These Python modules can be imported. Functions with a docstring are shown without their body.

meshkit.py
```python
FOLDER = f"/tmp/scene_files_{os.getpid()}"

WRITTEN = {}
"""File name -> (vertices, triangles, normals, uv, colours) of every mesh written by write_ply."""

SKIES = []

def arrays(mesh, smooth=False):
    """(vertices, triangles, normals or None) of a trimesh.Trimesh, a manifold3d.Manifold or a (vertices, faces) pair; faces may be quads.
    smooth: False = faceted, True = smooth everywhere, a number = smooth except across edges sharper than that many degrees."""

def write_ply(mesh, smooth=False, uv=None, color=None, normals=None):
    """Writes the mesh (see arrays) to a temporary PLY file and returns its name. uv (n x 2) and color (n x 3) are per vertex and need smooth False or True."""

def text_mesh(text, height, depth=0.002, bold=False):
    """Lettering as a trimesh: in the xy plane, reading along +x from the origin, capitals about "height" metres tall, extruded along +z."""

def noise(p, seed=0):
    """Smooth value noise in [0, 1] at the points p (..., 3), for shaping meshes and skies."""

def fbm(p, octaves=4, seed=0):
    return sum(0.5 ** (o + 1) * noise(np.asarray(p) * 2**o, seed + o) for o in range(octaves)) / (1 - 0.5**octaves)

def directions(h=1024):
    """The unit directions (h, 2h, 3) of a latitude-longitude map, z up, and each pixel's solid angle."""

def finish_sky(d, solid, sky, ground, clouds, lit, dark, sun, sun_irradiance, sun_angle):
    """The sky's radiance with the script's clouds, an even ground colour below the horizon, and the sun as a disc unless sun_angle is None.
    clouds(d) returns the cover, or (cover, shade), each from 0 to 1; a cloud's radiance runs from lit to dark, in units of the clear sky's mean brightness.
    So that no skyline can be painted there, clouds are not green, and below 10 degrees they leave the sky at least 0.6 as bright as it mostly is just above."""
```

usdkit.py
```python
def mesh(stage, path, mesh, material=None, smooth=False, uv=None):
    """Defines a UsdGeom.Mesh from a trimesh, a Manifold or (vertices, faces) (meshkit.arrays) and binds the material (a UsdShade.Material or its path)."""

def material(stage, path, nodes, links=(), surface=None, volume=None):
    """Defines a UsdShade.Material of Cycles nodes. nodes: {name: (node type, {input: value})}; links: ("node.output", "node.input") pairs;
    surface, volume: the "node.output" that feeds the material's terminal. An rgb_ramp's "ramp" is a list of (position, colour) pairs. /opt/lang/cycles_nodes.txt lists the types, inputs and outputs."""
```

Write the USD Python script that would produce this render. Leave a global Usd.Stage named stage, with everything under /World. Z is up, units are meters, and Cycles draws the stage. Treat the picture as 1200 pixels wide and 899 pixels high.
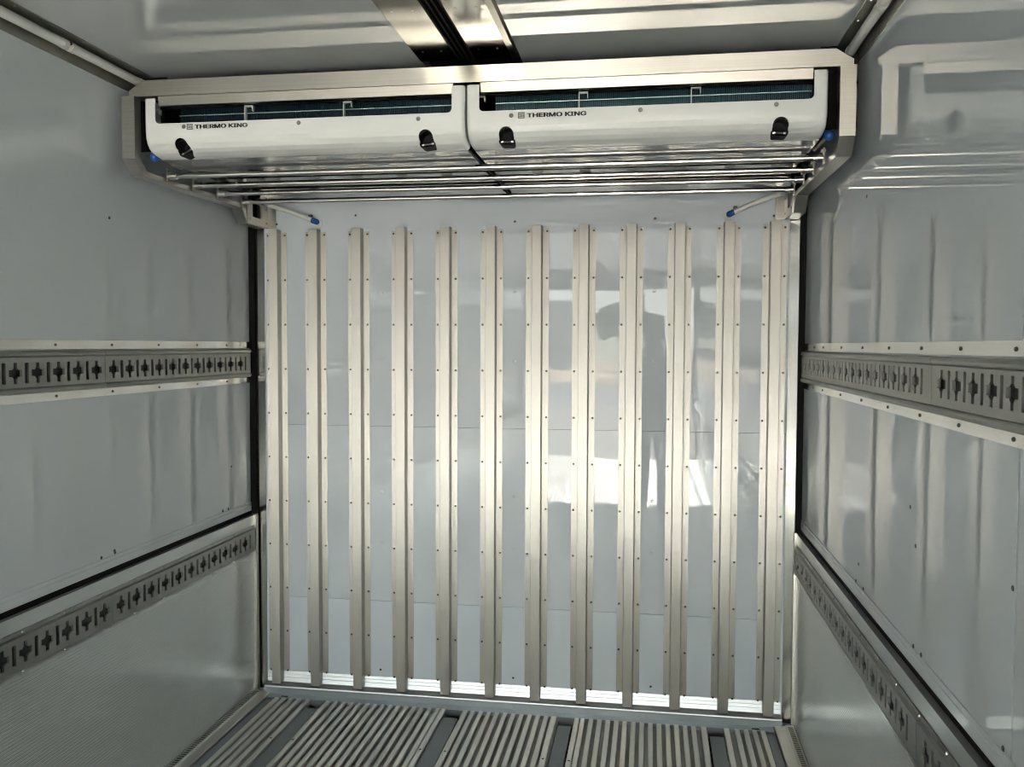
import math
import numpy as np
import trimesh
import manifold3d as mf
import usdkit
import meshkit
from shapely.geometry import Polygon, LineString, Point, box as sbox
from shapely.ops import unary_union
from shapely import affinity
from pxr import Usd, UsdGeom, UsdLux, UsdShade, Sdf, Gf

stage = Usd.Stage.CreateInMemory()
UsdGeom.SetStageUpAxis(stage, 'Z')
UsdGeom.SetStageMetersPerUnit(stage, 1.0)
UsdGeom.Xform.Define(stage, '/World')
L = '/World/Looks/'

# ------------------------------------------------------------------ camera, sky, sun, exposure
EXPOSURE = 1.74
CAM = np.array([0.5825, -3.7736, 1.5822])
YAW, PITCH, ROLL, FPX = 0.1557, -0.0433, 0.0037, 1030.6
cy, sy, cp, sp, cr, sr = math.cos(YAW), math.sin(YAW), math.cos(PITCH), math.sin(PITCH), math.cos(ROLL), math.sin(ROLL)
FWD = np.array([-sy * cp, cy * cp, sp])
R0 = np.array([cy, sy, 0.0])
U0 = np.cross(R0, FWD)
RIGHT, UP = cr * R0 + sr * U0, -sr * R0 + cr * U0
camera = UsdGeom.Camera.Define(stage, '/World/camera')
camera.CreateHorizontalApertureAttr(36.0)
camera.CreateVerticalApertureAttr(36.0 * 899 / 1200)
camera.CreateFocalLengthAttr(36.0 * FPX / 1200)
camera.CreateClippingRangeAttr((0.02, 1000.0))
camera.CreateExposureAttr(EXPOSURE)
camera.AddTransformOp().Set(Gf.Matrix4d(*RIGHT, 0, *UP, 0, *(-FWD), 0, *CAM, 1))

SUN = np.array([-0.16, -1.0, 0.66]); SUN = SUN / np.linalg.norm(SUN)      # towards the sun, behind the open doors
usdkit.material(stage, L + 'sky', {
    's': ('sky_texture', {'sky_type': 'hosek_wilkie', 'sun_direction': tuple(SUN), 'turbidity': 3.5, 'ground_albedo': 0.35}),
    'tc': ('texture_coordinate', {}),
    'mp': ('mapping', {'scale': (1.0, 1.0, 2.6)}),
    'n': ('noise_texture', {'scale': 2.2, 'detail': 6.0, 'roughness': 0.55}),
    'r': ('rgb_ramp', {'ramp': [(0.46, (0, 0, 0)), (0.68, (0.8, 0.8, 0.8))]}),
    'm': ('mix_color', {'b': (0.55, 0.56, 0.57)}),
    'b': ('background_shader', {'strength': 6.0})},
    [('tc.generated', 'mp.vector'), ('mp.vector', 'n.vector'), ('n.fac', 'r.fac'), ('r.color', 'm.fac'), ('s.color', 'm.a'), ('m.result', 'b.color')], surface='b.background')
sky = UsdLux.DomeLight.Define(stage, '/World/sky')
UsdShade.MaterialBindingAPI.Apply(sky.GetPrim()).Bind(UsdShade.Material.Get(stage, L + 'sky'))
sun = UsdLux.DistantLight.Define(stage, '/World/sun')
sun.CreateNormalizeAttr(True)
sun.CreateIntensityAttr(5.0)
sun.CreateAngleAttr(0.53)
sun.CreateColorAttr(Gf.Vec3f(1.0, 0.965, 0.91))
_z = SUN; _x = np.cross([0, 0, 1.0], _z); _x /= np.linalg.norm(_x); _y = np.cross(_z, _x)
sun.AddTransformOp().Set(Gf.Matrix4d(*_x, 0, *_y, 0, *_z, 0, 0, 0, 0, 1))

# ------------------------------------------------------------------ materials
def mat(name, nodes, links=(), surface='p.BSDF'):
    return usdkit.material(stage, L + name, nodes, links, surface)

def plain(name, color, rough=0.5, metallic=0.0, **kw):
    return mat(name, {'p': ('principled_bsdf', dict(base_color=color, roughness=rough, metallic=metallic, **kw))})

def gelcoat(name, color, rough, wave, dist, level=0.5):
    """Glossy moulded sheet: very slight low-frequency waviness in the surface."""
    return mat(name, {
        'g': ('texture_coordinate', {}),
        'n': ('noise_texture', {'scale': wave, 'detail': 1.5, 'roughness': 0.45}),
        'b': ('bump', {'distance': dist, 'strength': 1.0}),
        'p': ('principled_bsdf', {'base_color': color, 'roughness': rough, 'specular_ior_level': level})},
        [('g.object', 'n.vector'), ('n.fac', 'b.height'), ('b.normal', 'p.normal')])

def brushed(name, color, rough, stretch, amount=0.10, aniso=0.0, axis='z', bump=0.0):
    """Metal with grain: the noise is stretched along the grain and varies roughness and tone a little."""
    n = {'g': ('texture_coordinate', {}), 'm': ('mapping', {'scale': stretch}),
         'n': ('noise_texture', {'scale': 1.0, 'detail': 3.0, 'roughness': 0.6}),
         'r': ('rgb_ramp', {'ramp': [(0.25, tuple(c * (1 - amount) for c in color)), (0.75, tuple(min(1, c * (1 + amount)) for c in color))]}),
         'q': ('rgb_ramp', {'ramp': [(0.3, (rough * 0.98,) * 3), (0.7, (rough * 1.02,) * 3)]}),
         'p': ('principled_bsdf', {'metallic': 1.0, 'anisotropic': aniso})}
    k = [('g.object', 'm.vector'), ('m.vector', 'n.vector'), ('n.fac', 'r.fac'), ('n.fac', 'q.fac'), ('r.color', 'p.base_color'), ('q.color', 'p.roughness')]
    if aniso:
        n['t'] = ('tangent', {'direction_type': 'radial', 'axis': axis}); k.append(('t.tangent', 'p.tangent'))
    if bump:
        n['w'] = ('noise_texture', {'scale': 3.0, 'detail': 1.0}); n['b'] = ('bump', {'distance': bump})
        k += [('g.object', 'w.vector'), ('w.fac', 'b.height'), ('b.normal', 'p.normal')]
    return mat(name, n, k)

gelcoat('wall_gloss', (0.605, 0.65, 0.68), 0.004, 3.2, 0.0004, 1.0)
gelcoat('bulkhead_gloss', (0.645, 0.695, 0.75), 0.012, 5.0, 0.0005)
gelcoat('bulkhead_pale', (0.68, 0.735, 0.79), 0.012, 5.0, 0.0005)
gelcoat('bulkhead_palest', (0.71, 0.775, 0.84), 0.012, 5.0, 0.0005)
gelcoat('ceiling_gloss', (0.52, 0.55, 0.55), 0.008, 3.0, 0.0004, 1.0)
brushed('rib_metal', (0.52, 0.508, 0.475), 0.44, (420, 420, 1.2), 0.03, 0.8)
brushed('trim_bright', (0.56, 0.57, 0.57), 0.36, (3, 200, 200), 0.05)
brushed('mirror_steel', (0.30, 0.295, 0.275), 0.12, (60, 60, 4), 0.06, bump=0.001)
brushed('frame_steel', (0.57, 0.545, 0.495), 0.29, (2, 260, 260), 0.008)
brushed('bar_steel', (0.74, 0.72, 0.68), 0.14, (4, 120, 120), 0.05)
brushed('flashing_steel', (0.82, 0.81, 0.77), 0.16, (90, 3, 160), 0.06, bump=0.0008)
brushed('track_metal', (0.36, 0.365, 0.335), 0.42, (60, 2, 90), 0.03)
plain('track_back', (0.045, 0.045, 0.042), 0.5, 0.3)
plain('pan_grey', (0.27, 0.28, 0.28), 0.05)
plain('pan_steel', (0.23, 0.23, 0.22), 0.05, 1.0)
brushed('cove_metal', (0.40, 0.40, 0.35), 0.32, (60, 2, 60), 0.03)
brushed('curb_metal', (0.66, 0.65, 0.60), 0.36, (70, 2, 60), 0.04)
brushed('ceiling_steel', (0.56, 0.54, 0.49), 0.17, (50, 2, 50), 0.02)
mat('bar_alloy', {
    'o': ('object_info', {}),
    'r': ('rgb_ramp', {'ramp': [(0.0, (0.76, 0.745, 0.69)), (0.5, (0.83, 0.815, 0.76)), (1.0, (0.89, 0.875, 0.82))]}),
    'g': ('texture_coordinate', {}), 'm': ('mapping', {'scale': (60, 3, 60)}), 'n': ('noise_texture', {'detail': 3.0}),
    'q': ('rgb_ramp', {'ramp': [(0.3, (0.34,) * 3), (0.7, (0.48,) * 3)]}),
    'p': ('principled_bsdf', {'metallic': 0.85})},
    [('o.random', 'r.fac'), ('r.color', 'p.base_color'), ('g.object', 'm.vector'), ('m.vector', 'n.vector'), ('n.fac', 'q.fac'), ('q.color', 'p.roughness')])
plain('scuff_metal', (0.66, 0.69, 0.67), 0.22, 0.75)
plain('black_rubber', (0.006, 0.006, 0.0055), 0.75, specular_ior_level=0.2)
plain('dark_void', (0.006, 0.006, 0.006), 0.8)
plain('floor_base', (0.40, 0.39, 0.35), 0.5, 0.4)
plain('channel_cover', (0.235, 0.265, 0.275), 0.42, 0.35)
plain('lip_grey', (0.42, 0.46, 0.48), 0.35, 0.6)
plain('rivet_dark', (0.09, 0.085, 0.075), 0.45, 0.6)
plain('rivet_bright', (0.75, 0.74, 0.72), 0.22, 1.0)
plain('rivet_white', (0.70, 0.71, 0.71), 0.15)
plain('unit_white', (0.80, 0.815, 0.80), 0.13)
plain('ink', (0.03, 0.03, 0.032), 0.4)
plain('emblem_grey', (0.22, 0.22, 0.22), 0.4)
mat('fin_teal', {'p': ('principled_bsdf', {'base_color': (0.014, 0.062, 0.082), 'roughness': 0.35, 'metallic': 0.4})})
plain('tube_teal', (0.45, 0.60, 0.62), 0.3, 0.6)
plain('bracket_white', (0.72, 0.73, 0.72), 0.35)
plain('hose_white', (0.62, 0.62, 0.585), 0.3)
plain('blue_plastic', (0.012, 0.09, 0.34), 0.25)
plain('led_tube', (0.66, 0.67, 0.66), 0.3)
plain('led_cap', (0.62, 0.62, 0.58), 0.4)
plain('brass', (0.42, 0.36, 0.25), 0.35, 1.0)

# ------------------------------------------------------------------ helpers
Z0 = 2.072                      # heights below were measured from the top row of rivets
XW, XS = 1.207, 1.189           # upper wall face, lower wall face
YR = -8.55                      # rear opening
counts = {}

def numbered(path):
    k = counts.get(path, 0); counts[path] = k + 1
    return path if k == 0 else f'{path}_{k:03d}'

def obj(name, mesh, material, parent=None, smooth=False, label=None, stuff=False):
    base = str(parent.GetPath()) if parent is not None else '/World'
    m = usdkit.mesh(stage, numbered(f'{base}/{name}'), mesh, L + material, smooth=smooth).GetPrim()
    if label: m.SetCustomDataByKey('label', label)
    if stuff: m.SetCustomDataByKey('kind', 'stuff')
    return m

def thing(name, label, cat, loc=(0, 0, 0), group=None):
    x = UsdGeom.Xform.Define(stage, numbered(f'/World/{name}'))
    x.AddTranslateOp().Set(Gf.Vec3d(*map(float, loc)))
    p = x.GetPrim(); p.SetCustomDataByKey('label', label); p.SetCustomDataByKey('category', cat)
    if group: p.SetCustomDataByKey('group', group)
    return p

def dup(root, name, loc, label, group=None):
    p = thing(name, label, root.GetCustomDataByKey('category'), loc, group or root.GetCustomDataByKey('group'))
    p.GetReferences().AddInternalReference(root.GetPath()); p.SetInstanceable(True)
    return p

def setting(name, label=None):
    p = UsdGeom.Xform.Define(stage, f'/World/{name}').GetPrim(); p.SetCustomDataByKey('kind', 'structure')
    if label: p.SetCustomDataByKey('label', label)
    return p

def bx(x0, x1, y0, y1, z0, z1):
    b = trimesh.creation.box((abs(x1 - x0), abs(y1 - y0), abs(z1 - z0)))
    b.apply_translation(((x0 + x1) / 2, (y0 + y1) / 2, (z0 + z1) / 2)); return b

def polys(p):
    return [g for g in getattr(p, 'geoms', [p]) if not g.is_empty]

def ext(p, h):
    return trimesh.util.concatenate([trimesh.creation.extrude_polygon(g, h, engine='earcut') for g in polys(p)])

def along_x(p, x0, x1):         # polygon in (y, z), extruded along x
    m = ext(p, x1 - x0); m.apply_transform(np.array([[0, 0, 1, x0], [1, 0, 0, 0], [0, 1, 0, 0], [0, 0, 0, 1.0]])); return m

def along_y(p, y0, y1):         # polygon in (x, z), extruded along y
    m = ext(p, y1 - y0); m.apply_transform(np.array([[1, 0, 0, 0], [0, 0, -1, y1], [0, 1, 0, 0], [0, 0, 0, 1.0]])); return m

def along_z(p, z0, z1):         # polygon in (x, y), extruded along z
    m = ext(p, z1 - z0); m.apply_translation((0, 0, z0)); return m

def cat(*ms): return trimesh.util.concatenate(list(ms))

def cyl(p, q, r, n=16):
    m = trimesh.creation.cylinder(radius=r, segment=(p, q), sections=n); return m

def tube(points, r, n=14):
    pts = np.array(points, float); rings = []
    t = np.gradient(pts, axis=0); t /= np.linalg.norm(t, axis=1)[:, None]
    up = np.array([0.13, 0.2, 1.0])
    for p, d in zip(pts, t):
        a = np.cross(d, up); a /= np.linalg.norm(a); b = np.cross(d, a)
        rings.append([p + r * (math.cos(k) * a + math.sin(k) * b) for k in np.linspace(0, 2 * math.pi, n, endpoint=False)])
    v = np.array(rings).reshape(-1, 3); f = []
    for i in range(len(pts) - 1):
        for k in range(n):
            a, b, c, d = i * n + k, i * n + (k + 1) % n, (i + 1) * n + (k + 1) % n, (i + 1) * n + k
            f += [[a, b, c], [a, c, d]]
    v = np.vstack([v, pts[0], pts[-1]]); s = len(v) - 2; e = len(v) - 1; o = (len(pts) - 1) * n
    for k in range(n): f += [[s, (k + 1) % n, k], [e, o + k, o + (k + 1) % n]]
    m = trimesh.Trimesh(v, f, process=False); m.fix_normals(); return m

def head(c, axis, r, h=None, n=8):
    """Low domed rivet head at c, standing off along axis."""
    h = h or r * 0.5; a = np.array(axis, float); c = np.array(c, float)
    u = np.cross(a, [0.3, 0.5, 0.81]); u /= np.linalg.norm(u); w = np.cross(a, u)
    ring = lambda rr, hh: [c + a * hh + rr * (math.cos(t) * u + math.sin(t) * w) for t in np.linspace(0, 2 * math.pi, n, endpoint=False)]
    v = np.array(ring(r, -0.0005) + ring(r * 0.72, h * 0.8) + [c + a * h]); f = []
    for k in range(n):
        j = (k + 1) % n
        f += [[k, j, n + j], [k, n + j, n + k], [n + k, n + j, 2 * n]]
    m = trimesh.Trimesh(v, f, process=False)
    if np.dot(m.face_normals[2], a) < 0: m.invert()
    return m

def rounded(x0, y0, x1, y1, r, n=6):
    return sbox(x0 + r, y0 + r, x1 - r, y1 - r).buffer(r, quad_segs=n)

def sheet(points, t):           # folded sheet section
    return LineString(points).buffer(t / 2, cap_style='flat', join_style='mitre')

def to_tm(m):
    q = m.to_mesh(); return trimesh.Trimesh(q.vert_properties[:, :3], q.tri_verts, process=False)

def to_mf(m):
    return mf.Manifold(mf.Mesh(np.asarray(m.vertices, np.float32), np.asarray(m.faces, np.uint32)))

# ------------------------------------------------------------------ bulkhead (back wall), side walls
wb = setting('wall_back')
obj('core_panel', bx(-1.30, 1.30, 0.02, 0.12, -0.12, 2.62), 'dark_void', wb)
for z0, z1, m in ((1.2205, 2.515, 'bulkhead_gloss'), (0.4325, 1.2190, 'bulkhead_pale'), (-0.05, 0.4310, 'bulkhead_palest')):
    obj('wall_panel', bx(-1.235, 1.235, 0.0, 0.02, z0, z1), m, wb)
dots = []
for x in (-0.597, 0.0, 0.597):
    for zr in (-0.258, -0.556, -1.15, -1.375):
        dots.append(head((x, 0, Z0 + zr), (0, -1, 0), 0.0075, 0.004, 12))
obj('panel_rivet', cat(*dots), 'rivet_white', wb, smooth=40, label='white button rivets in the bulkhead panel', stuff=True)
dots = [head((x, 0, Z0 + zr), (0, -1, 0), 0.0055, 0.003) for x, zr in
        [(0.0, -1.955), (0.599, -1.955), (-0.606, -1.955), (0.0, 0.044), (0.597, 0.046), (-0.715, 0.084), (-1.085, 0.051), (1.08, 0.048)]]
obj('panel_screw', cat(*dots), 'rivet_dark', wb, smooth=40, label='small dark screws above and below the ribs', stuff=True)

SEAMS = [-0.03, -2.168, -4.6, -7.0, YR]
Z_LEDGE, Z_UPPER = 0.808, 0.828
for side, s in (('left', -1), ('right', 1)):
    w = setting(f'wall_{side}')
    low = setting(f'trim_{6 if s < 0 else 7}', f'grooved metal scuff panel along the lower {side} wall')
    post = setting(f'trim_{8 if s < 0 else 9}', f'steel post edge and black gasket in the {side} upright corner')
    foot = setting(f'trim_{10 if s < 0 else 11}', f'thin flange along the foot of the upper {side} wall')
    X = lambda a, b, s=s: tuple(sorted((s * a, s * b)))
    obj('core_panel', bx(*X(1.235, 1.31), YR, 0.02, -0.12, 2.62), 'dark_void', w)
    for a, b in zip(SEAMS[:-1], SEAMS[1:]):
        obj('wall_panel', bx(*X(XW, 1.235), b + 0.008, a, Z_UPPER, 2.515), 'wall_gloss', w)
    g = [(1.235, -0.05), (XS, -0.05)]
    for z in np.arange(0.002, 0.632, 0.0105): g += [(XS, z - 0.0018), (XS + 0.0011, z), (XS, z + 0.0018)]
    g += [(XS, Z_LEDGE), (1.235, Z_LEDGE)]
    obj('scuff_panel', along_y(affinity.scale(Polygon(g), s, 1, origin=(0, 0)), YR, -0.022), 'scuff_metal', low)
    obj('ledge_gasket', bx(*X(1.2075, 1.2345), YR, -0.022, Z_LEDGE, Z_UPPER), 'black_rubber', w, label='black rubber strip in the gap above the lower panel')
    # thin metal flange along the foot of the upper panel, stepped once
    fl = Polygon([(XW, Z_UPPER), (XW - 0.004, Z_UPPER), (XW - 0.004, 0.853), (XW - 0.0025, 0.8545), (XW - 0.0025, 0.867), (XW, 0.868)])
    obj('foot_flange', along_y(affinity.scale(fl, s, 1, origin=(0, 0)), YR, -0.03), 'wall_gloss', foot)
    obj('corner_gasket', bx(*X(1.184, 1.235), -0.02, -0.0005, 0.80, 2.44), 'black_rubber', post, label='black rubber gasket in the upright corner')
    obj('corner_trim', bx(*X(1.1775, 1.1889), -0.040, -0.018, -0.045, 0.812), 'frame_steel', post, label='steel edge on the end of the lower panel')
    heads = [head((s * 1.1775, -0.029, z), (-s, 0, 0), 0.004, 0.003) for z in (0.06, 0.16, 0.32, 0.47, 0.63, 0.78)]
    obj('corner_rivet', cat(*heads), 'rivet_bright', post, smooth=40, label='bright rivets on the lower corner edge', stuff=True)
    # screws through the upper sheet and its foot flange
    pts = [(-1.06, -0.069), (-0.214, -1.019), (-1.065, -1.19)] if s < 0 else [(-1.037, -0.048), (-1.029, -1.142), (-1.541, -0.876), (-2.151, -0.907), (-1.59, -0.96)]
    pts += [(y, -1.197) for y in ((-1.137, -1.062, -0.30, -0.25, -2.5, -3.2) if s < 0 else (-1.012, -1.105, -1.60, -1.66, -2.136, -2.7))]
    for sel, par in ((lambda z: z >= -1.18, w), (lambda z: z < -1.18, foot)):
        heads = [head((s * (XW - (0.003 if par is foot else 0)), y, Z0 + zr), (-s, 0, 0), 0.006, 0.002) for y, zr in pts if sel(zr)]
        obj('panel_screw', cat(*heads), 'rivet_dark', par, smooth=40, label='screws through the upper wall sheet', stuff=True)

# bright folded corner plates between bulkhead and side walls
for k, s in ((2, -1), (3, 1)):
    t = setting(f'trim_{k}', 'polished steel strip in the corner beside the ribs')
    p = Polygon([(s * 1.145, -0.0005), (s * 1.145, -0.003), (s * 1.1825, -0.0125 if s > 0 else -0.0035), (s * 1.1825, -0.0005)])
    obj('corner_plate', along_z(p if p.exterior.is_ccw else Polygon(list(p.exterior.coords)[::-1]), 0.0, 2.44), 'mirror_steel', t)

# ------------------------------------------------------------------ floor
fl = setting('floor')
obj('subfloor', bx(-1.235, 1.235, YR, 0.0, -0.12, -0.075), 'dark_void', fl)
CH = [(-0.897, -0.829), (-0.279, -0.205), (0.211, 0.277), (0.833, 0.899)]
def base_strip(a, b): return bx(a, b, YR, -0.055, -0.075, -0.018)
edges = [-1.235] + [v for c in CH for v in c] + [1.235]
for a, b in zip(edges[0::2], edges[1::2]):
    obj('base_plate', base_strip(a, b), 'floor_base', fl)
for a, b in CH:
    obj('channel_cover', bx(a + 0.005, b - 0.005, YR, -0.168, -0.028, -0.008), 'channel_cover', fl, label='blue-grey cover strip in the floor channel')
    obj('channel_tray', bx(a, b, -0.168, -0.1, -0.0745, -0.070), 'dark_void', fl)
bars = []
W2 = 0.0105
def run(first, last, n): return list(np.linspace(first, last, n))
inner = run(-0.787 + W2, -0.326 + W2, 14)
bars += [(c, W2) for c in inner] + [(-c, W2) for c in inner]
bars += [(c, W2) for c in run(-0.160, 0.160, 10)]
bars += [(s * c, W2) for s in (-1, 1) for c in (0.953, 0.988, 1.023, 1.0575)]
bars += [(s * c, h) for s in (-1, 1) for c, h in ((0.9105, 0.0110), (0.8165, 0.0120), (0.2915, 0.0110), (0.192, 0.0125))]
for c, h in sorted(bars):
    sec = Polygon([(c - h, -0.004), (c - h + 0.002, 0), (c + h - 0.002, 0), (c + h, -0.004), (c + h, -0.007), (c + 0.0045, -0.010), (c + 0.0045, -0.018), (c - 0.0045, -0.018), (c - 0.0045, -0.010), (c - h, -0.007)])
    obj('floor_bar', along_y(sec, YR, -0.098), 'bar_alloy', fl)
for s in (-1, 1):
    obj('edge_strip', bx(*sorted((s * 1.071, s * 1.105)), YR, -0.11, -0.028, -0.006), 'channel_cover', fl)
    sec = Polygon([(s * 1.109, -0.028), (s * 1.109, 0.001), (s * 1.112, 0.003), (s * 1.152, 0.003), (s * 1.156, 0.008), (s * 1.186, 0.008), (s * 1.1885, -0.028)])
    obj('curb', along_y(sec, YR, -0.045), 'curb_metal', fl, label='pale metal curb along the foot of the wall')
    teeth = [bx(*sorted((s * 1.160, s * 1.180)), y - 0.004, y + 0.004, 0.0075, 0.0088) for y in np.arange(-0.07, -4.2, -0.0165)]
    obj('curb_notch', cat(*teeth), 'rivet_dark', fl, label='row of small dark notches in the curb', stuff=True)
screws = [head((x, y, 0.0), (0, 0, 1), 0.0055, 0.0012) for x in (-0.9105, -0.8165, -0.2915, -0.192, 0.192, 0.2915, 0.8165, 0.9105) for y in (-0.49, -1.09, -1.69, -2.29)]
obj('bar_screw', cat(*screws), 'rivet_dark', fl, smooth=40, label='small screws in the edge bars of the floor', stuff=True)

kt = setting('trim_1', 'bright folded metal kick strip along the foot of the bulkhead')
sec = Polygon([(-0.0005, 0.0860), (-0.0030, 0.0860), (-0.0060, 0.0735), (-0.0045, 0.0725), (-0.0045, 0.0710), (-0.0080, 0.0585), (-0.0065, 0.0570), (-0.0065, 0.0560), (-0.0110, 0.0385), (-0.0150, 0.0368),
               (-0.0465, 0.0335), (-0.0515, 0.0310), (-0.0525, 0.0265), (-0.050, 0.0225), (-0.0005, 0.0225)])
obj('kick_strip', along_x(sec, -1.139, 1.139), 'trim_bright', kt)
obj('front_lip', bx(-1.139, 1.139, -0.050, -0.0005, -0.070, 0.0224), 'lip_grey', kt)
obj('front_plate', bx(-1.105, 1.105, -0.0965, -0.0505, -0.030, -0.003), 'lip_grey', kt)
obj('drain_slot', cat(bx(-1.045, -1.015, -0.083, -0.073, -0.0031, -0.0025), bx(1.015, 1.045, -0.083, -0.073, -0.0031, -0.0025)), 'dark_void', kt, label='dark drain slots at the corners', stuff=True)

# ------------------------------------------------------------------ ceiling
ce = setting('ceiling')
ZC = 2.515
obj('core_panel', bx(-1.30, 1.30, YR, 0.12, ZC + 0.03, 2.66), 'dark_void', ce)
for a, b in ((-1.235, -0.170), (0.157, 1.235)):
    obj('ceiling_panel', bx(a, b, YR, 0.0, ZC, ZC + 0.03), 'ceiling_gloss', ce)
obj('channel_back', bx(-0.170, 0.157, YR, 0.0, ZC + 0.025, ZC + 0.03), 'dark_void', ce)
obj('cover_plate', bx(-0.170, -0.047, YR, -0.93, ZC - 0.004, ZC), 'ceiling_steel', ce, label='polished steel cover plate left of the ceiling channel')
obj('cover_plate', bx(0.012, 0.130, YR, -0.93, ZC - 0.004, ZC), 'ceiling_steel', ce, label='polished steel cover plate right of the ceiling channel')
sec = Polygon([(0.1302, ZC - 0.004), (0.133, ZC - 0.009), (0.152, ZC - 0.009), (0.158, ZC - 0.001), (0.158, ZC), (0.1302, ZC)])
obj('cover_edge', along_y(sec, YR, -0.93), 'cove_metal', ce)
for x0, x1 in ((-0.047, -0.040), (-0.030, -0.024), (-0.014, -0.008), (0.005, 0.012)):
    obj('channel_rail', bx(x0, x1, YR, -0.90, ZC - 0.003, ZC + 0.025), 'black_rubber', ce)
heads = [head((x, y, ZC - 0.004), (0, 0, -1), 0.0045, 0.002) for y in (-1.02, -1.36, -1.70, -2.04) for x in (-0.14, -0.08, 0.04, 0.10)]
obj('cover_screw', cat(*heads), 'rivet_bright', ce, smooth=40, label='small screws in the ceiling cover plates', stuff=True)
for k, s in ((4, -1), (5, 1)):
    t = setting(f'trim_{k}', 'dull metal angle along the top corner of the side wall')
    sec = affinity.scale(Polygon([(XW, 2.452), (XW - 0.003, 2.452), (XW - 0.003, ZC - 0.003), (1.146, ZC - 0.003), (1.146, ZC), (XW, ZC)]), s, 1, origin=(0, 0))
    obj('corner_angle', along_y(sec, YR, -0.02), 'cove_metal', t)
    heads = [head((s * 1.158, y, ZC - 0.003), (0, 0, -1), 0.004, 0.002) for y in np.arange(-1.10, -3.6, -0.15)] + \
            [head((s * (XW - 0.003), y, 2.462), (-s, 0, 0), 0.004, 0.002) for y in np.arange(-1.24, -3.6, -0.30)]
    obj('angle_rivet', cat(*heads), 'rivet_bright', t, smooth=40, label='bright rivets in the corner angle', stuff=True)

# ------------------------------------------------------------------ ribs on the bulkhead
sec = unary_union([Polygon([(-0.0225, 0), (-0.0205, -0.0390), (-0.0195, -0.040), (0.0195, -0.040), (0.0205, -0.0390), (0.0225, 0)]).difference(Polygon([(-0.0198, 0.001), (-0.0182, -0.0378), (0.0182, -0.0378), (0.0198, 0.001)]))])
hat = along_z(sec, 0.0375, 2.094)
hat = cat(hat, along_z(Polygon([(-0.0198, -0.0005), (-0.0182, -0.0378), (0.0182, -0.0378), (0.0198, -0.0005)]), 2.088, 2.0938))
flange = []
for s in (-1, 1):
    flange.append(along_z(sbox(*((0.0225, -0.0025, 0.049, -0.0003) if s > 0 else (-0.049, -0.0025, -0.0225, -0.0003))), 0.0745, 2.085))
rows = [2.072 - 0.2 * k for k in range(10)] + [0.0874]
riv = cat(*[head((s * 0.0401, -0.0025, z), (0, -1, 0), 0.0052, 0.0028) for s in (-1, 1) for z in rows])
ordinal = ['leftmost', 'second', 'third', 'fourth', 'fifth', 'sixth', 'seventh', 'eighth', 'ninth', 'tenth', 'eleventh', 'rightmost']
rib0 = None
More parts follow.
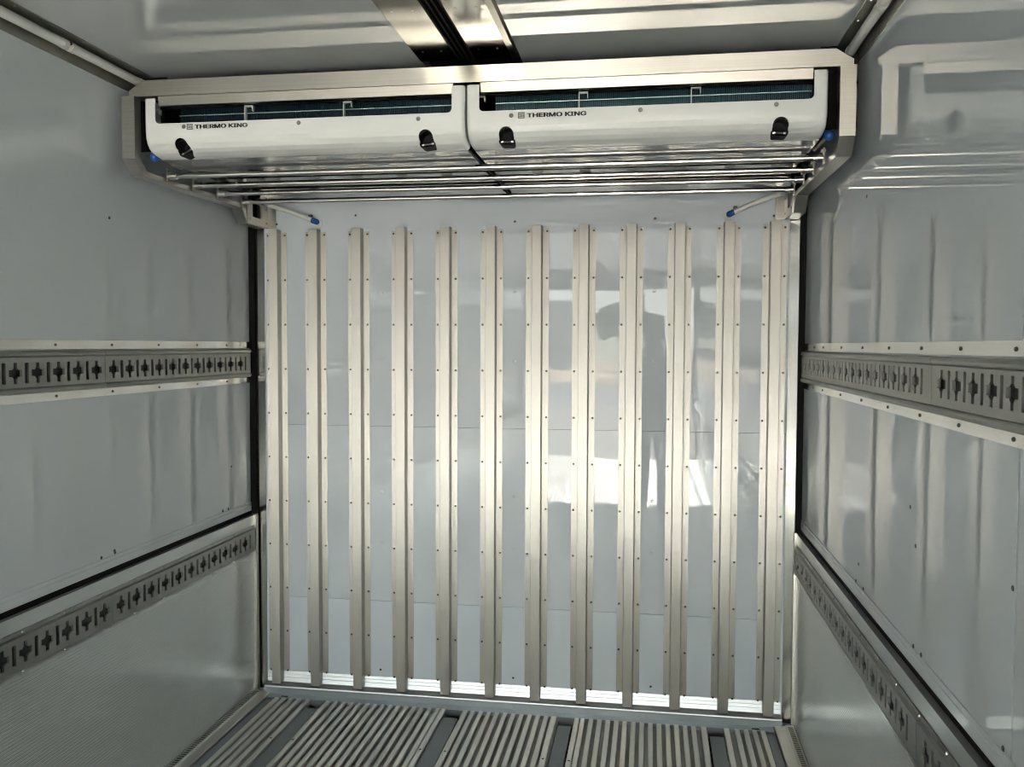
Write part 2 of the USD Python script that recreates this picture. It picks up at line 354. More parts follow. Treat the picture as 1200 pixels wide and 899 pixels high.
for k in range(12):
    x = (k - 5.5) * 0.2002 + (0.0144 if k == 0 else -0.015 if k == 11 else 0)
    if k == 0: lab = 'leftmost upright aluminium rib on the white bulkhead, tight in the left corner'
    elif k == 11: lab = 'rightmost upright aluminium rib on the white bulkhead, tight in the right corner'
    elif k == 1: lab = 'second upright aluminium rib from the left, its top just under the left blue hose connector'
    elif k == 10: lab = 'second upright aluminium rib from the right, its top just under the right blue hose connector'
    elif k < 6: lab = f'{ordinal[k]} upright riveted aluminium rib counted from the left corner of the bulkhead'
    else: lab = f'{ordinal[11 - k]} upright riveted aluminium rib counted from the right corner of the bulkhead'
    if rib0 is None:
        rib0 = thing('wall_rib', lab, 'rib', (x, 0, 0), 'aluminium ribs on the bulkhead')
        obj('raised_channel', hat, 'rib_metal', rib0)
        for f in flange: obj('flange', f, 'rib_metal', rib0)
        obj('rivet', riv, 'rivet_dark', rib0, smooth=40, label='rows of small dark rivets along both flanges', stuff=True)
    else:
        dup(rib0, 'wall_rib', (x, 0, 0), lab)

# ------------------------------------------------------------------ slotted cargo tracks on the side walls
def slots(phase, y0, y1, zc, hl=0.030):
    out = []
    y = phase
    while y > y1 + 0.03:
        if y < y0 - 0.02: out.append(rounded(y - 0.0078, zc - hl, y + 0.0078, zc + hl, 0.003, 2))
        ys = y - 0.04625
        if y1 + 0.04 < ys < y0 - 0.02:
            star = unary_union([sbox(ys - 0.0070, zc - hl, ys + 0.0070, zc + hl), sbox(ys - 0.026, zc - 0.0098, ys + 0.026, zc + 0.0098),
                                Polygon([(ys - 0.0070, zc - 0.016), (ys - 0.013, zc - 0.0098), (ys - 0.013, zc + 0.0098), (ys - 0.0070, zc + 0.016), (ys + 0.0070, zc + 0.016), (ys + 0.013, zc + 0.0098), (ys + 0.013, zc - 0.0098), (ys + 0.0070, zc - 0.016)])])
            out.append(star)
        y -= 0.0925
    return out

def track_plate(s, xf, t, y0, y1, z0, z1, zc, phase):
    """Slotted plate: polygon in (y, z) with the slots cut out, its face at |x| = xf, t thick."""
    p = sbox(y1, z0, y0, z1).difference(unary_union(slots(phase, y0, y1, zc)))
    return along_x(p, *sorted((s * xf, s * (xf + t))))

def mirror(poly, s): return affinity.scale(poly, s, 1, origin=(0, 0))

for side, s in (('left', -1), ('right', 1)):
    phase = -0.0065 if s < 0 else -0.0815 + 0.0925
    joints = [-0.048, -1.119, -3.9, -6.3, YR] if s < 0 else [-0.048, -1.728, -4.1, -6.3, YR]
    zc, zt, zb = Z0 - 0.5745, Z0 - 0.510, Z0 - 0.636
    if s > 0: zc += 0.006
    t = thing('cargo_track', f'upper slotted metal cargo track between bright riveted strips on the {side} wall, at mid height', 'cargo track', group='slotted cargo tracks on the side walls')
    for z0, z1 in ((Z0 - 0.506, Z0 - 0.478), (Z0 - 0.662, Z0 - 0.6365)):
        obj('flashing', bx(*sorted((s * XW, s * (XW - 0.0022))), YR, -0.028, z0, z1), 'flashing_steel', t, label='bright riveted metal strip')
    obj('channel_back', bx(*sorted((s * XW, s * (XW - 0.0015))), YR, -0.05, zb, zt), 'track_back', t)
    for a, b in zip(joints[:-1], joints[1:]):
        obj('track_plate', track_plate(s, XW - 0.0145, 0.0075, a, b + 0.002, zb + 0.020, zt - 0.020, zc, phase), 'track_metal', t)
        for z0, d in ((zt, -1), (zb, 1)):
            bead = Polygon([(XW - 0.0015, z0), (XW - 0.010, z0), (XW - 0.0165, z0 + d * 0.003), (XW - 0.0185, z0 + d * 0.009), (XW - 0.0175, z0 + d * 0.014), (XW - 0.0145, z0 + d * 0.0175),
                            (XW - 0.0100, z0 + d * 0.0185), (XW - 0.0095, z0 + d * 0.0215), (XW - 0.0070, z0 + d * 0.0215), (XW - 0.0075, z0 + d * 0.0175), (XW - 0.0015, z0 + d * 0.0165)])
            obj('track_lip', along_y(mirror(bead, s), b + 0.002, a), 'track_metal', t)
    ys = (-0.25, -0.497, -0.775, -1.06, -1.344, -1.625, -1.91, -2.19, -2.47) if s < 0 else (-0.247, -0.43, -0.737, -1.03, -1.325, -1.606, -1.868, -2.142, -2.42)
    heads = [head((s * (XW - 0.0022), y, z), (-s, 0, 0), 0.005, 0.003) for y in ys for z in (Z0 - 0.493, Z0 - 0.649)]
    obj('flashing_screw', cat(*heads), 'rivet_dark', t, smooth=40, label='screws along the bright strips', stuff=True)

    zc, zt, zb = Z0 - 1.371, Z0 - 1.309, Z0 - 1.434
    t = thing('cargo_track', f'lower slotted metal cargo track let into the metal scuff panel of the {side} wall', 'cargo track', group='slotted cargo tracks on the side walls')
    obj('channel_back', bx(*sorted((s * XS, s * (XS - 0.0012))), YR, -0.045, zb, zt), 'track_back', t)
    for a, b in zip(joints[:-1], joints[1:]):
        obj('track_plate', track_plate(s, XS - 0.0105, 0.0072, a, b + 0.002, zb + 0.014, zt - 0.026, zc, phase), 'track_metal', t)
        for pts in ([(XS - 0.0012, zt), (XS - 0.003, zt), (XS - 0.003, zt - 0.012), (XS - 0.0115, zt - 0.0155), (XS - 0.0115, zt - 0.026), (XS - 0.007, zt - 0.0275), (XS - 0.0012, zt - 0.0275)],
                    [(XS - 0.0012, zb), (XS - 0.003, zb), (XS - 0.003, zb + 0.009), (XS - 0.0115, zb + 0.0115), (XS - 0.0115, zb + 0.014), (XS - 0.007, zb + 0.0155), (XS - 0.0012, zb + 0.0155)]):
            obj('track_lip', along_y(mirror(Polygon(pts), s), b + 0.002, a), 'track_metal', t)
    heads = [head((s * (XS - 0.003), y, z), (-s, 0, 0), 0.0045, 0.003) for y in np.arange(-0.24, -4.0, -0.185) for z in (zt - 0.006, zb + 0.005)]
    obj('track_rivet', cat(*heads), 'rivet_bright', t, smooth=40, label='bright rivets along both edges of the track', stuff=True)

# ------------------------------------------------------------------ evaporator units under the ceiling
def zz(r): return Z0 + r
PROFILE = [(-1.0300, 0.327), (-1.0305, 0.290), (-1.0305, 0.243), (-1.0300, 0.215), (-1.0270, 0.195), (-1.0200, 0.178), (-1.0080, 0.163), (-0.990, 0.1535), (-0.965, 0.1475), (-0.945, 0.1452), (-0.935, 0.1448)]
def shell(x0, x1, inset=0.0):
    """Loft of the front profile; the profile draws back over the last few millimetres of both ends, so that the ends are rounded."""
    P = np.array(PROFILE); T = np.gradient(P, axis=0); T /= np.linalg.norm(T, axis=1)[:, None]
    N = np.stack([T[:, 1], -T[:, 0]], 1)            # outward is towards -y and -z
    if N[0, 0] > 0: N = -N
    r = 0.014
    st = [(x0 + r * (1 - math.cos(a)), r * (1 - math.sin(a))) for a in np.linspace(0, math.pi / 2, 7)]
    st = st + [(x1 + x0 - x, d) for x, d in st[::-1]]
    rings = []
    for x, d in st:
        q = P - N * (d + inset)
        q[:, 0] = np.minimum(q[:, 0], -0.935)
        loop = list(q) + [(-0.935, q[0, 1])]
        rings.append([(x, y, zz(z)) for y, z in loop])
    n = len(rings[0]); v = np.array(rings).reshape(-1, 3); f = []
    for i in range(len(rings) - 1):
        for k in range(n):
            a, b, c, d = i * n + k, i * n + (k + 1) % n, (i + 1) * n + (k + 1) % n, (i + 1) * n + k
            f += [[a, b, c], [a, c, d]]
    cap = trimesh.creation.triangulate_polygon(Polygon([(p[1], p[2]) for p in rings[0]]), engine='earcut')
    idx = []
    ring0 = np.array([(p[1], p[2]) for p in rings[0]])
    for p in cap[0]: idx.append(int(np.argmin(np.sum((ring0 - p) ** 2, 1))))
    o = (len(rings) - 1) * n
    for t in cap[1]:
        a, b, c = (idx[j] for j in t)
        f += [[a, b, c], [o + a, o + c, o + b]]
    m = trimesh.Trimesh(v, f, process=False); m.merge_vertices(); m.fix_normals()
    if m.volume < 0: m.invert()
    return m

def hole_cutter(x, z, tilt=0.0, w=0.0235, h=0.025):
    """Port: round above, flat below."""
    p = unary_union([Point(0, 0.002).buffer(w, quad_segs=10), rounded(-w, -h, w, 0.004, 0.009)])
    p = affinity.translate(affinity.rotate(p, tilt, origin=(0, 0)), x, z)
    return p

def px(u, v, y):
    d = FWD + RIGHT * (u - 600) / FPX - UP * (v - 449.5) / FPX
    return CAM + d * ((y - CAM[1]) / d[1])

def unit(x0, x1, ports, screws, brackets, text_x, label, elbow):
    t = thing('evaporator_unit', label, 'evaporator', group='twin evaporator units')
    body = to_mf(shell(x0, x1))
    inner = to_mf(shell(x0 + 0.004, x1 - 0.004, 0.004))
    inner = inner + to_mf(bx(x0 + 0.016, x1 - 0.016, -1.02, -0.70, zz(0.24), zz(0.36)))
    body = body - inner
    slot = along_y(rounded(x0 + 0.041, zz(0.2435), x1 - 0.041, zz(0.50), 0.014), -1.2, -0.9)
    body = body - to_mf(slot)
    for x, z, tilt in ports:
        body = body - to_mf(along_y(hole_cutter(x, zz(z), tilt), -1.2, -0.96))
    obj('housing', to_tm(body), 'unit_white', t, smooth=35)
    # inside: coil with fins, tube, dark box
    obj('inner_case', cat(bx(x0 + 0.010, x1 - 0.010, -0.915, -0.06, zz(0.385), zz(0.392)), bx(x0 + 0.010, x1 - 0.010, -0.07, -0.06, zz(0.15), zz(0.385)),
                          bx(x0 + 0.004, x0 + 0.010, -0.915, -0.06, zz(0.15), zz(0.392)), bx(x1 - 0.010, x1 - 0.004, -0.915, -0.06, zz(0.15), zz(0.392)),
                          bx(x0 + 0.010, x1 - 0.010, -0.930, -0.905, zz(0.320), zz(0.385))), 'black_rubber', t)
    obj('belly_pan', along_x(Polygon([(-0.934, zz(0.150)), (-0.930, zz(0.1435)), (-0.742, zz(0.1425)), (-0.740, zz(0.150))]), x0 + 0.008, x1 - 0.008), 'pan_grey', t, label='glossy grey belly of the unit')
    obj('drain_pan', along_x(Polygon([(-0.739, zz(0.1495)), (-0.736, zz(0.1430)), (-0.06, zz(0.137)), (-0.06, zz(0.1495))]), x0 + 0.012, x1 - 0.012), 'pan_steel', t, label='polished metal underside of the unit')
    obj('coil_block', bx(x0 + 0.075, x1 - 0.030, -0.925, -0.80, zz(0.17), zz(0.314)), 'fin_teal', t, label='dark teal cooling coil behind the air slot')
    fins = [bx(x - 0.0009, x + 0.0009, -0.9385, -0.9305, zz(0.18), zz(0.314)) for x in np.arange(x0 + 0.080, x1 - 0.035, 0.0062)]
    obj('coil_fin', cat(*fins), 'fin_teal', t, label='row of fine upright fins', stuff=True)
    obj('coil_tube', cyl((x0 + 0.078, -0.941, zz(0.2905)), (x1 - 0.034, -0.941, zz(0.2905)), 0.0022, 8), 'tube_teal', t, smooth=50, label='thin pale tube across the fins')
    sec = sheet([(-0.955, zz(0.3385)), (-1.0105, zz(0.3380)), (-1.0085, zz(0.3090)), (-0.996, zz(0.3065))], 0.002)
    obj('top_strip', along_x(sec, x0 + 0.041, x1 - 0.041), 'frame_steel', t, label='folded steel strip above the air slot')
    for u in brackets:
        x = px(u, 130, -0.985)[0]
        sec = unary_union([sbox(x - 0.0015, zz(0.240), x + 0.0015, zz(0.303)), sbox(x, zz(0.300), x + 0.028, zz(0.303)), sbox(x + 0.0255, zz(0.285), x + 0.028, zz(0.303))])
        obj('bracket', along_y(sec, -0.990, -0.975), 'bracket_white', t, label='pale hooked bracket in the air slot')
    for u, v in screws:
        p = px(u, v, -1.031)
        obj('screw', cat(head((p[0], -1.0305, p[2]), (0, -1, 0), 0.0075, 0.0022, 12), head((p[0], -1.0322, p[2]), (0, -1, 0), 0.0045, 0.0015, 8)), 'emblem_grey', t, smooth=40)
    for x, z, tilt in ports:
        h = hole_cutter(x, zz(z), tilt, 0.0225, 0.024)
        cup = obj('port', cat(along_y(h, -0.955, -0.950), along_y(h.buffer(0.003).difference(h), -1.000, -0.950)), 'dark_void', t, label='dark recessed port in the lower front')
        a = math.radians(tilt)
        dx, dz = math.cos(a), math.sin(a)
        c = np.array([x + math.sin(a) * 0.012, -0.990, zz(z) - math.cos(a) * 0.015])
        ax = np.array([dx, 0, dz])
        obj('rod', cyl(c - ax * 0.0125, c + ax * 0.0125, 0.003, 10), 'rivet_dark', cup, smooth=50)
        for o0, o1 in ((-0.0195, -0.0125), (0.0125, 0.0195)):
            obj('latch', cyl(c + ax * o0, c + ax * o1, 0.0045, 10), 'rivet_bright', cup, smooth=50)
    # flat print: emblem and maker's name
    xa, xb, zt = text_x
    tm = meshkit.text_mesh('THERMO KING', 0.0122, 0.0006, bold=True)
    b = tm.bounds; w = b[1][0] - b[0][0]
    tm.apply_translation((-b[0][0], 0, 0))
    tm.vertices[:, 0] *= (xb - xa - 0.029) / w
    tm.apply_transform(np.array([[1, 0, 0, xa + 0.029], [0, 0, -1, -1.0304], [0, 1, 0, zt], [0, 0, 0, 1.0]]))
    tm = cat(*[tm.copy().apply_translation((d, 0, 0)) for d in (-0.0008, -0.0003, 0.0003, 0.0008)])
    obj('lettering', tm, 'ink', t, label='maker name printed in black capitals')
    sq = sbox(xa, zt - 0.003, xa + 0.021, zt + 0.0165)
    for k in range(3):
        sq = sq.difference(sbox(xa + 0.003, zt + 0.0005 + k * 0.005, xa + (0.009 if k == 1 else 0.018), zt + 0.002 + k * 0.005))
    sq = sq.difference(sbox(xa + 0.013, zt + 0.003, xa + 0.0145, zt + 0.0115))
    obj('emblem', along_y(sq, -1.0311, -1.0303), 'emblem_grey', t, label='small square grey emblem beside the lettering')
    xe, s = elbow
    e = obj('pipe_cap', to_tm(mf.Manifold.batch_hull([mf.Manifold.sphere(0.017, 24).translate((xe, -0.93, zz(0.157))), mf.Manifold.sphere(0.014, 24).translate((xe, -0.905, zz(0.165)))])), 'blue_plastic', t, smooth=50, label='blue plastic cap on the end pipe')
    obj('pipe', tube([(xe, -0.905, zz(0.165)), (xe - s * 0.004, -0.875, zz(0.160)), (xe - s * 0.010, -0.83, zz(0.150)), (xe - s * 0.018, -0.79, zz(0.148))], 0.008), 'brass', e, smooth=50)
    return t

def X3(u, v, y=-1.03): return px(u, v, y)[0]
unit(-1.095, -0.003, [(px(214, 173, -1.01)[0], 0.170, 28), (px(499.5, 164.5, -1.01)[0], 0.170, 6)], [(215, 148.3), (349.8, 143.7), (490, 139)], (287.5, 403, 178.5),
     (X3(219, 149), X3(290, 147), zz(0.2225)), 'left white evaporator unit of the pair under the ceiling', (-1.116, -1))
unit(0.003, 1.095, [(px(593.5, 162.5, -1.01)[0], 0.170, 0), (px(914.5, 151, -1.01)[0], 0.170, -3)], [(599, 135.2), (750.6, 128.6), (910, 122)], (678.5, 810, 558.5),
     (X3(607, 136), X3(687, 133), zz(0.2195)), 'right white evaporator unit of the pair under the ceiling', (1.116, 1))

# steel frame that carries both units
fr = thing('evaporator_cradle', 'brushed steel frame with top beam and side arms around both white evaporator units', 'frame')
sec = Polygon([(-1.122, zz(0.400)), (-1.1735, zz(0.367)), (-1.1735, zz(0.3475)), (1.1735, zz(0.3475)), (1.1735, zz(0.367)), (1.122, zz(0.400))][::-1])
obj('top_beam', along_y(sec, -0.990, -0.935), 'frame_steel', fr)
arm = Polygon([(-1.036, zz(0.337)), (-1.036, zz(0.130)), (-0.985, zz(0.080)), (-0.262, zz(0.086)), (-0.205, zz(0.028)), (-0.030, zz(0.028)), (-0.030, zz(0.052)), (-0.190, zz(0.052)), (-0.245, zz(0.104)),
               (-0.965, zz(0.100)), (-0.998, zz(0.140)), (-0.998, zz(0.337))])
for s in (-1, 1):
    obj('side_arm', along_x(arm, *sorted((s * 1.126, s * 1.172))), 'frame_steel', fr)
    g = sbox(-0.215, zz(0.030), -0.012, zz(0.128)).difference(rounded(-0.165, zz(0.062), -0.085, zz(0.122), 0.008, 3))
    gus = obj('gusset', cat(along_x(g, *sorted((s * 1.121, s * 1.1255))), bx(*sorted((s * 1.085, s * 1.1255)), -0.0125, -0.0085, zz(0.030), zz(0.125))), 'frame_steel', fr, label='cut-out steel gusset against the bulkhead')
    for y, z in ((-0.19, 0.05), (-0.03, 0.05), (-0.03, 0.11)):
        obj('bolt', head((s * 1.121, y, zz(z)), (-s, 0, 0), 0.006, 0.004), 'rivet_bright', gus, smooth=40)

for s in (-1, 1):
    obj('end_baffle', bx(*sorted((s * 1.0965, s * 1.2065)), -0.888, -0.880, zz(0.186), zz(0.440)), 'black_rubber', fr, label='black seal between the unit and the side wall')

# guard bars under the units
for y, z, nm in ((-0.844, 0.107, 'foremost of the four'), (-0.665, 0.106, 'second from the front of the four'), (-0.478, 0.107, 'third from the front of the four'), (-0.266, 0.1085, 'rearmost of the four')):
    t = thing('guard_bar', f'{nm} round steel bars running under the white evaporator units', 'bar', (0, y, zz(z)), 'guard bars under the evaporator units')
    obj('bar', cyl((-1.112, 0, 0), (1.112, 0, 0), 0.0100, 24), 'bar_steel', t, smooth=50)
    for s in (-1, 1):
        obj('ferrule', cyl((s * 1.085, 0, 0), (s * 1.115, 0, 0), 0.0122, 16), 'rivet_bright', t, smooth=50)
        obj('hanger', cat(bx(*sorted((s * 1.114, s * 1.120)), -0.010, 0.010, -0.020, zz(0.138) - zz(z)), cyl((s * 1.108, 0, 0.022), (s * 1.124, 0, 0.022), 0.006, 6)), 'frame_steel', t)

# drain hoses
for s, nm, xe in ((-1, 'left', -0.893), (1, 'right', 0.902)):
    t = thing('drain_hose', f'white drain hose with blue end connector running to the bulkhead from the {nm} corner', 'hose')
    ze = zz(0.052)
    xs = s * 1.095
    p0, p1 = np.array((xs, -0.060, zz(0.128))), np.array((xe + s * 0.020, -0.030, ze + 0.012))
    pts = [p0 + (p1 - p0) * k + np.array((0, -0.004, 0.003)) * math.sin(math.pi * k) for k in np.linspace(0, 1, 9)]
    obj('hose', tube(pts, 0.0108), 'hose_white', t, smooth=50)
    d = (p1 - p0) / np.linalg.norm(p1 - p0)
    con = obj('connector', to_tm(mf.Manifold.batch_hull([mf.Manifold.sphere(0.0125, 20).translate(tuple(p1 + d * 0.010)), mf.Manifold.sphere(0.0125, 20).translate(tuple(p1 + d * 0.024 + np.array((0, 0.012, 0))))])), 'blue_plastic', t, smooth=50, label='blue plastic connector')
    obj('collar', cyl(p1 + d * -0.004, p1 + d * 0.004, 0.0118, 16), 'hose_white', con, smooth=50)
    obj('clip', bx(p1[0] - 0.008, p1[0] + 0.008, p1[1] - 0.006, p1[1] + 0.008, p1[2] + 0.010, p1[2] + 0.022), 'rivet_dark', t)
    obj('wall_plate', cyl((xe - s * 0.004, -0.006, ze), (xe - s * 0.004, -0.0005, ze), 0.021, 24), 'rivet_white', t, smooth=40)

# unlit lamp tubes in the top corners
for s, nm, yj in ((-1, 'left', px(79.5, 58.7, 0)[1]), (1, 'right', 0)):
    d = FWD + RIGHT * ((79.5 if s < 0 else 1032.7) - 600) / FPX - UP * ((58.7 if s < 0 else 5) - 449.5) / FPX
    yj = CAM[1] + d[1] * ((s * 1.180 - CAM[0]) / d[0])
    for a, b, which in ((-0.895, yj + 0.008, 'far'), (yj - 0.008, yj - 1.35, 'near')):
        t = thing('lamp_tube', f'unlit pale lamp tube in the {nm} top corner, the {"length ending at the steel frame" if which == "far" else "length nearest the camera"}', 'lamp', group='lamp tubes in the top corners')
        obj('tube', cyl((s * 1.181, a - 0.02, 2.490), (s * 1.181, b + 0.02, 2.490), 0.0145, 20), 'led_tube', t, smooth=50)
        for e0, e1 in ((a, a - 0.022), (b, b + 0.022)):
            obj('end_cap', cyl((s * 1.181, e0, 2.490), (s * 1.181, e1, 2.490), 0.0158, 20), 'led_cap', t, smooth=50)
        if which == 'near':
            obj('cable', tube([(s * (1.181 - 0.012 * math.sin(k)), yj + 0.000 + 0.010 * math.cos(k), 2.494 + 0.006 * k / 3) for k in np.linspace(-1.6, 3.6, 12)], 0.0028, 8), 'black_rubber', t, smooth=50, label='short black cable looping at the joint')

# ------------------------------------------------------------------ rear frame and the yard outside, seen only as reflections in the bright walls
d1 = setting('door_1')
obj('header', bx(-1.31, 1.31, YR - 0.10, YR, zz(0.29), 2.66), 'frame_steel', d1)
for s in (-1, 1):
    obj('jamb', bx(*sorted((s * 1.17, s * 1.31)), YR - 0.10, YR, -0.12, zz(0.29)), 'frame_steel', d1)
obj('sill', bx(-1.17, 1.17, YR - 0.10, YR, -0.12, -0.002), 'frame_steel', d1)
ZG = -1.15
def ground_mat(name, a, b, sc):
    mat(name, {'g': ('texture_coordinate', {}), 'n': ('noise_texture', {'scale': sc, 'detail': 6.0}),
        'r': ('rgb_ramp', {'ramp': [(0.3, a), (0.7, b)]}), 'p': ('principled_bsdf', {'roughness': 0.9})},
        [('g.object', 'n.vector'), ('n.fac', 'r.fac'), ('r.color', 'p.base_color')])
ground_mat('yard_concrete', (0.26, 0.235, 0.20), (0.34, 0.31, 0.265), 0.6)
ground_mat('road_asphalt', (0.10, 0.10, 0.10), (0.14, 0.138, 0.135), 1.5)
ground_mat('dry_grass', (0.34, 0.25, 0.14), (0.46, 0.34, 0.20), 0.25)
ground_mat('leaf_green', (0.06, 0.085, 0.025), (0.13, 0.14, 0.05), 3.0)
ground_mat('leaf_rust', (0.30, 0.13, 0.04), (0.42, 0.22, 0.08), 3.0)
plain('bark', (0.12, 0.09, 0.06), 0.9)
plain('hall_wall', (0.66, 0.63, 0.57), 0.7)
plain('hall_roof', (0.16, 0.165, 0.175), 1.0, specular_ior_level=0.0)
plain('hall_door', (0.16, 0.20, 0.27), 0.5)
def setmesh(name, mesh, m):
    obj(name, mesh, m).SetCustomDataByKey('kind', 'structure')
setmesh('ground', bx(-140, 140, -36, 40, ZG - 0.5, ZG), 'yard_concrete')
setmesh('road', bx(-140, 140, -62, -36, ZG - 0.5, ZG - 0.06), 'road_asphalt')
setmesh('field', bx(-140, 140, -170, -62, ZG - 0.5, ZG - 0.02), 'dry_grass')
for x, y, w, h, dr, lab in ((-27, -122, 36, 7.0, 3, 'long pale warehouse far off on the left beyond the field'), (26, -118, 34, 6.0, 2, 'shorter pale warehouse far off on the right beyond the field')):
    t = thing('warehouse', lab, 'building', (x, y, ZG))
    obj('wall', bx(-w / 2, w / 2, -8, 8, -0.4, h), 'hall_wall', t)
    obj('roof', along_x(Polygon([(-8.5, h - 0.05), (8.5, h - 0.05), (8.5, h + 0.25), (0, h + 2.2), (-8.5, h + 0.25)]), -w / 2 - 0.5, w / 2 + 0.5), 'hall_roof', t)
    for k in range(dr):
        xc = -w / 2 + w * (k + 0.5) / dr
        obj('loading_door', bx(xc - 2.2, xc + 2.2, 8.0, 8.08, 0, 4.4), 'hall_door', t)
rng = np.random.default_rng(7)
for k, (x, y, h, m, lab) in enumerate(((-11, -84, 7.0, 'leaf_rust', 'rust-coloured tree in the field, left of the other trees'), (-2, -98, 9.0, 'leaf_green', 'tall green tree standing between the two warehouses'),
                                      (7.5, -80, 6.0, 'leaf_rust', 'small rust-coloured tree in front of the right warehouse'), (15, -72, 7.5, 'leaf_green', 'green tree by the road, right of the other trees'))):
    t = thing('tree', lab, 'tree', (x, y, ZG))
    obj('trunk', tube([(0, 0, -0.3), (0.1, 0, h * 0.25), (0.0, 0.15, h * 0.55)], 0.18, 8), 'bark', t, smooth=50)
    blobs = []
    for _ in range(14):
        c = rng.normal(0, 1, 3) * (h * 0.13, h * 0.13, h * 0.14) + (0, 0, h * 0.66)
        b = trimesh.creation.icosphere(2, h * rng.uniform(0.10, 0.18)); b.apply_translation(c)
        b.vertices += (meshkit.noise(b.vertices * 2.2, k)[:, None] - 0.5) * 0.9 * (b.vertices - c)
        blobs.append(b)
    obj('crown', cat(*blobs), m, t)

# ------------------------------------------------------------------ the person who holds the phone, mirrored faintly in the bulkhead
plain('skin', (0.52, 0.33, 0.24), 0.5)
plain('jacket_navy', (0.022, 0.026, 0.038), 0.8)
plain('trouser_grey', (0.035, 0.036, 0.04), 0.85)
plain('shoe_black', (0.015, 0.015, 0.015), 0.5)
plain('hair_black', (0.012, 0.010, 0.009), 0.5)
plain('eye_white', (0.75, 0.74, 0.72), 0.2)
plain('phone_black', (0.01, 0.01, 0.012), 0.15)
def ball(p, r): return mf.Manifold.sphere(r, 18).translate(tuple(map(float, p)))
def bone(p, q, a, b): return mf.Manifold.batch_hull([ball(p, a), ball(q, b)])
def chain(pts, rs): return [bone(p, q, a, b) for p, q, a, b in zip(pts[:-1], pts[1:], rs[:-1], rs[1:])]
def fuse(parts, edge, it=6):
    m = mf.Manifold.batch_boolean(parts, mf.OpType.Add).refine_to_length(edge)
    t = to_tm(m); t.merge_vertices(); trimesh.smoothing.filter_taubin(t, iterations=it); return t
def flip(ps): return [(-x, y, z) for x, y, z in ps]
LEG = [(0.095, 0.0, 0.93), (0.105, 0.02, 0.50), (0.11, -0.01, 0.085)]
ARM = [(0.185, 0.0, 1.42), (0.262, 0.185, 1.235), (0.118, 0.235, 1.475)]
FOOT = [(0.11, -0.03, 0.045), (0.12, 0.10, 0.040), (0.125, 0.19, 0.028)]
TORSO = [((-0.09, 0, 0.95), 0.105), ((0.09, 0, 0.95), 0.105), ((-0.075, 0, 1.10), 0.10), ((0.075, 0, 1.10), 0.10), ((-0.10, 0.0, 1.32), 0.11), ((0.10, 0.0, 1.32), 0.11), ((-0.165, 0, 1.42), 0.055), ((0.165, 0, 1.42), 0.055)]
def torso(g):
    b = [ball(p, r_ + g) for p, r_ in TORSO]
    return [mf.Manifold.batch_hull(b[0:4]), mf.Manifold.batch_hull(b[2:6]), mf.Manifold.batch_hull(b[4:8])]
HEAD = (0, 0.035, 1.635)
body = torso(0)
body += chain([(0, 0, 1.43), (0, 0.015, 1.56)], [0.062, 0.056])
body += [mf.Manifold.batch_hull([mf.Manifold.sphere(0.092, 28).scale((0.84, 1.0, 1.08)).translate((0, 0.03, 1.665)), ball((0, 0.085, 1.565), 0.034), ball((0, 0.06, 1.575), 0.05)]),
         mf.Manifold.batch_hull([ball((0, 0.118, 1.655), 0.008), ball((0, 0.142, 1.622), 0.011), ball((-0.013, 0.122, 1.618), 0.008), ball((0.013, 0.122, 1.618), 0.008)]),
         bone((-0.018, 0.124, 1.588), (0.018, 0.124, 1.588), 0.008, 0.008)]
for sgn in (1, -1):
    S = (lambda ps: ps) if sgn > 0 else flip
    body += chain(S(LEG), [0.088, 0.060, 0.042]) + chain(S(FOOT), [0.042, 0.040, 0.026])
    body += chain(S(ARM), [0.050, 0.040, 0.028])
    body += [mf.Manifold.sphere(0.03, 16).scale((0.35, 0.7, 1.0)).translate((sgn * 0.080, 0.025, 1.645))]
    # hand: palm behind the phone's edge, four fingers round the front edge, thumb on the back
    w, k = np.array(S([ARM[2]])[0]), sgn
    palm = [w, w + (-k * 0.006, 0.030, 0.045), w + (-k * 0.010, 0.048, 0.068), w + (k * 0.012, 0.030, 0.075)]
    body += [mf.Manifold.batch_hull([ball(p, r_) for p, r_ in zip(palm, (0.026, 0.020, 0.014, 0.016))])]
    for f, (dz, ln) in enumerate(((0.090, 0.95), (0.074, 1.0), (0.057, 0.94), (0.040, 0.78))):
        a = w + (k * 0.004, 0.048, dz * 0.92)
        body += chain([a, a + (-k * 0.006 * ln, 0.026 * ln, 0.004), a + (-k * 0.026 * ln, 0.034 * ln, 0.005), a + (-k * 0.042 * ln, 0.028 * ln, 0.004)], [0.0095, 0.009, 0.0085, 0.008])
    a = w + (-k * 0.008, 0.022, 0.050)
    body += chain([a, a + (-k * 0.024, 0.012, 0.018), a + (-k * 0.046, 0.020, 0.026)], [0.012, 0.0105, 0.009])
who = thing('person', 'standing person in dark jacket and grey trousers raising a phone, mirrored in the bulkhead', 'person', (0.615, -4.103, 0.0))
bd = obj('body', fuse(body, 0.012), 'skin', who, smooth=True)
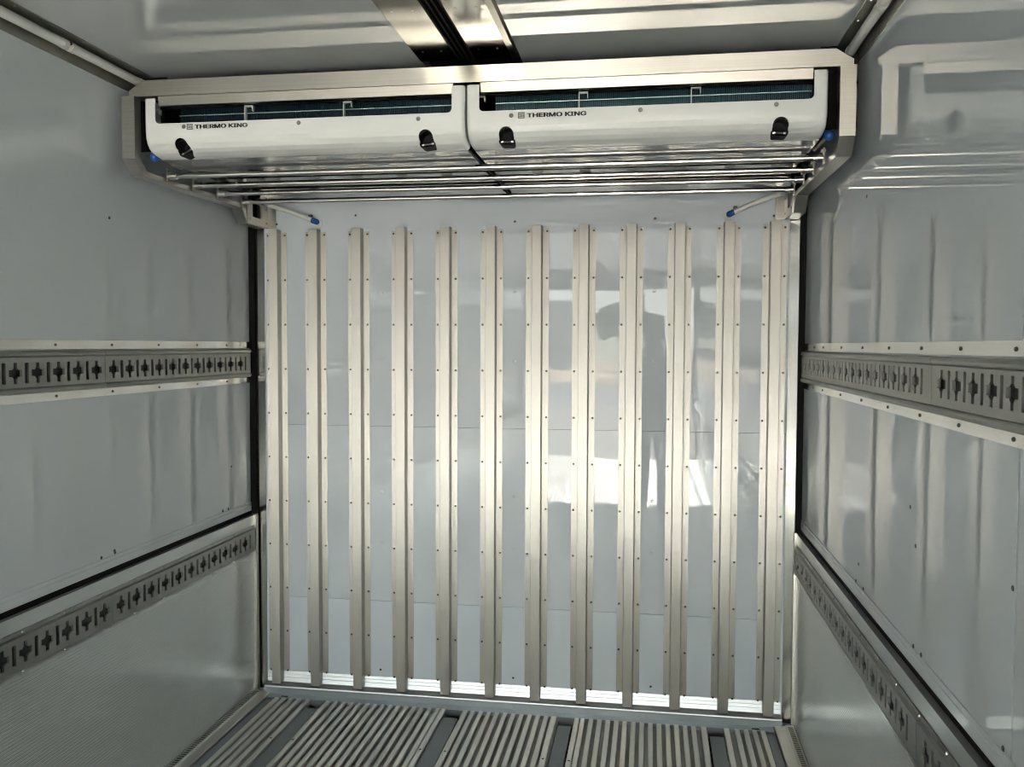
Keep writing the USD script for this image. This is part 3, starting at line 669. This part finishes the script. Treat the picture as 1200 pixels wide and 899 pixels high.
jk = torso(0.016) + [bone((0, -0.005, 1.42), (0, 0.0, 1.485), 0.085, 0.070)] + [mf.Manifold.batch_hull([ball((-0.09, 0, 0.93), 0.122), ball((0.09, 0, 0.93), 0.122), ball((-0.08, 0, 1.08), 0.12), ball((0.08, 0, 1.08), 0.12)])]
tr = []
for sgn in (1, -1):
    S = (lambda ps: ps) if sgn > 0 else flip
    A = [np.array(p) for p in S(ARM)]
    jk += chain([A[0], A[1], A[1] + (A[2] - A[1]) * 0.88], [0.068, 0.056, 0.042])
    K = S(LEG); tr += chain([K[0], K[1], (K[2][0], K[2][1], 0.10)], [0.102, 0.076, 0.062])
tr += [bone((-0.08, 0, 0.95), (0.08, 0, 0.95), 0.113, 0.113)]
obj('jacket', fuse(jk, 0.018), 'jacket_navy', who, smooth=True)
obj('trousers', fuse(tr, 0.018), 'trouser_grey', who, smooth=True)
for sgn in (1, -1):
    F = FOOT if sgn > 0 else flip(FOOT)
    sh = mf.Manifold.batch_hull([ball(F[0], 0.046), ball(F[1], 0.046), ball(F[2], 0.034), ball((F[0][0], -0.02, 0.085), 0.046)])
    sh = sh.trim_by_plane((0, 0, 1), 0.0)
    obj('shoe', to_tm(sh), 'shoe_black', who, smooth=40)
hr = mf.Manifold.sphere(0.1, 32).scale((0.86, 1.0, 1.02)).translate((0, 0.018, 1.678)) - mf.Manifold.sphere(0.085, 24).scale((0.95, 1, 1.1)).translate((0, 0.105, 1.618)) - mf.Manifold.cube((1, 1, 1), True).translate((0, 0.02, 1.10))
obj('hair', to_tm(hr), 'hair_black', who, smooth=60)
for sgn in (1, -1):
    e = obj('eye', to_tm(ball((sgn * 0.031, 0.107, 1.655), 0.0115)), 'eye_white', who, smooth=True)
    obj('iris', to_tm(ball((sgn * 0.031, 0.1155, 1.655), 0.0045)), 'hair_black', e, smooth=True)
    obj('eyebrow', to_tm(mf.Manifold.batch_hull([ball((sgn * 0.016, 0.121, 1.674), 0.0035), ball((sgn * 0.046, 0.108, 1.676), 0.003)])), 'hair_black', who, smooth=True)
ph = thing('phone', 'black phone held up sideways in both hands of the person', 'phone', (0.615, -3.803, 1.553))
obj('case', along_y(rounded(-0.079, -0.037, 0.079, 0.037, 0.010), -0.0045, 0.0045), 'phone_black', ph)
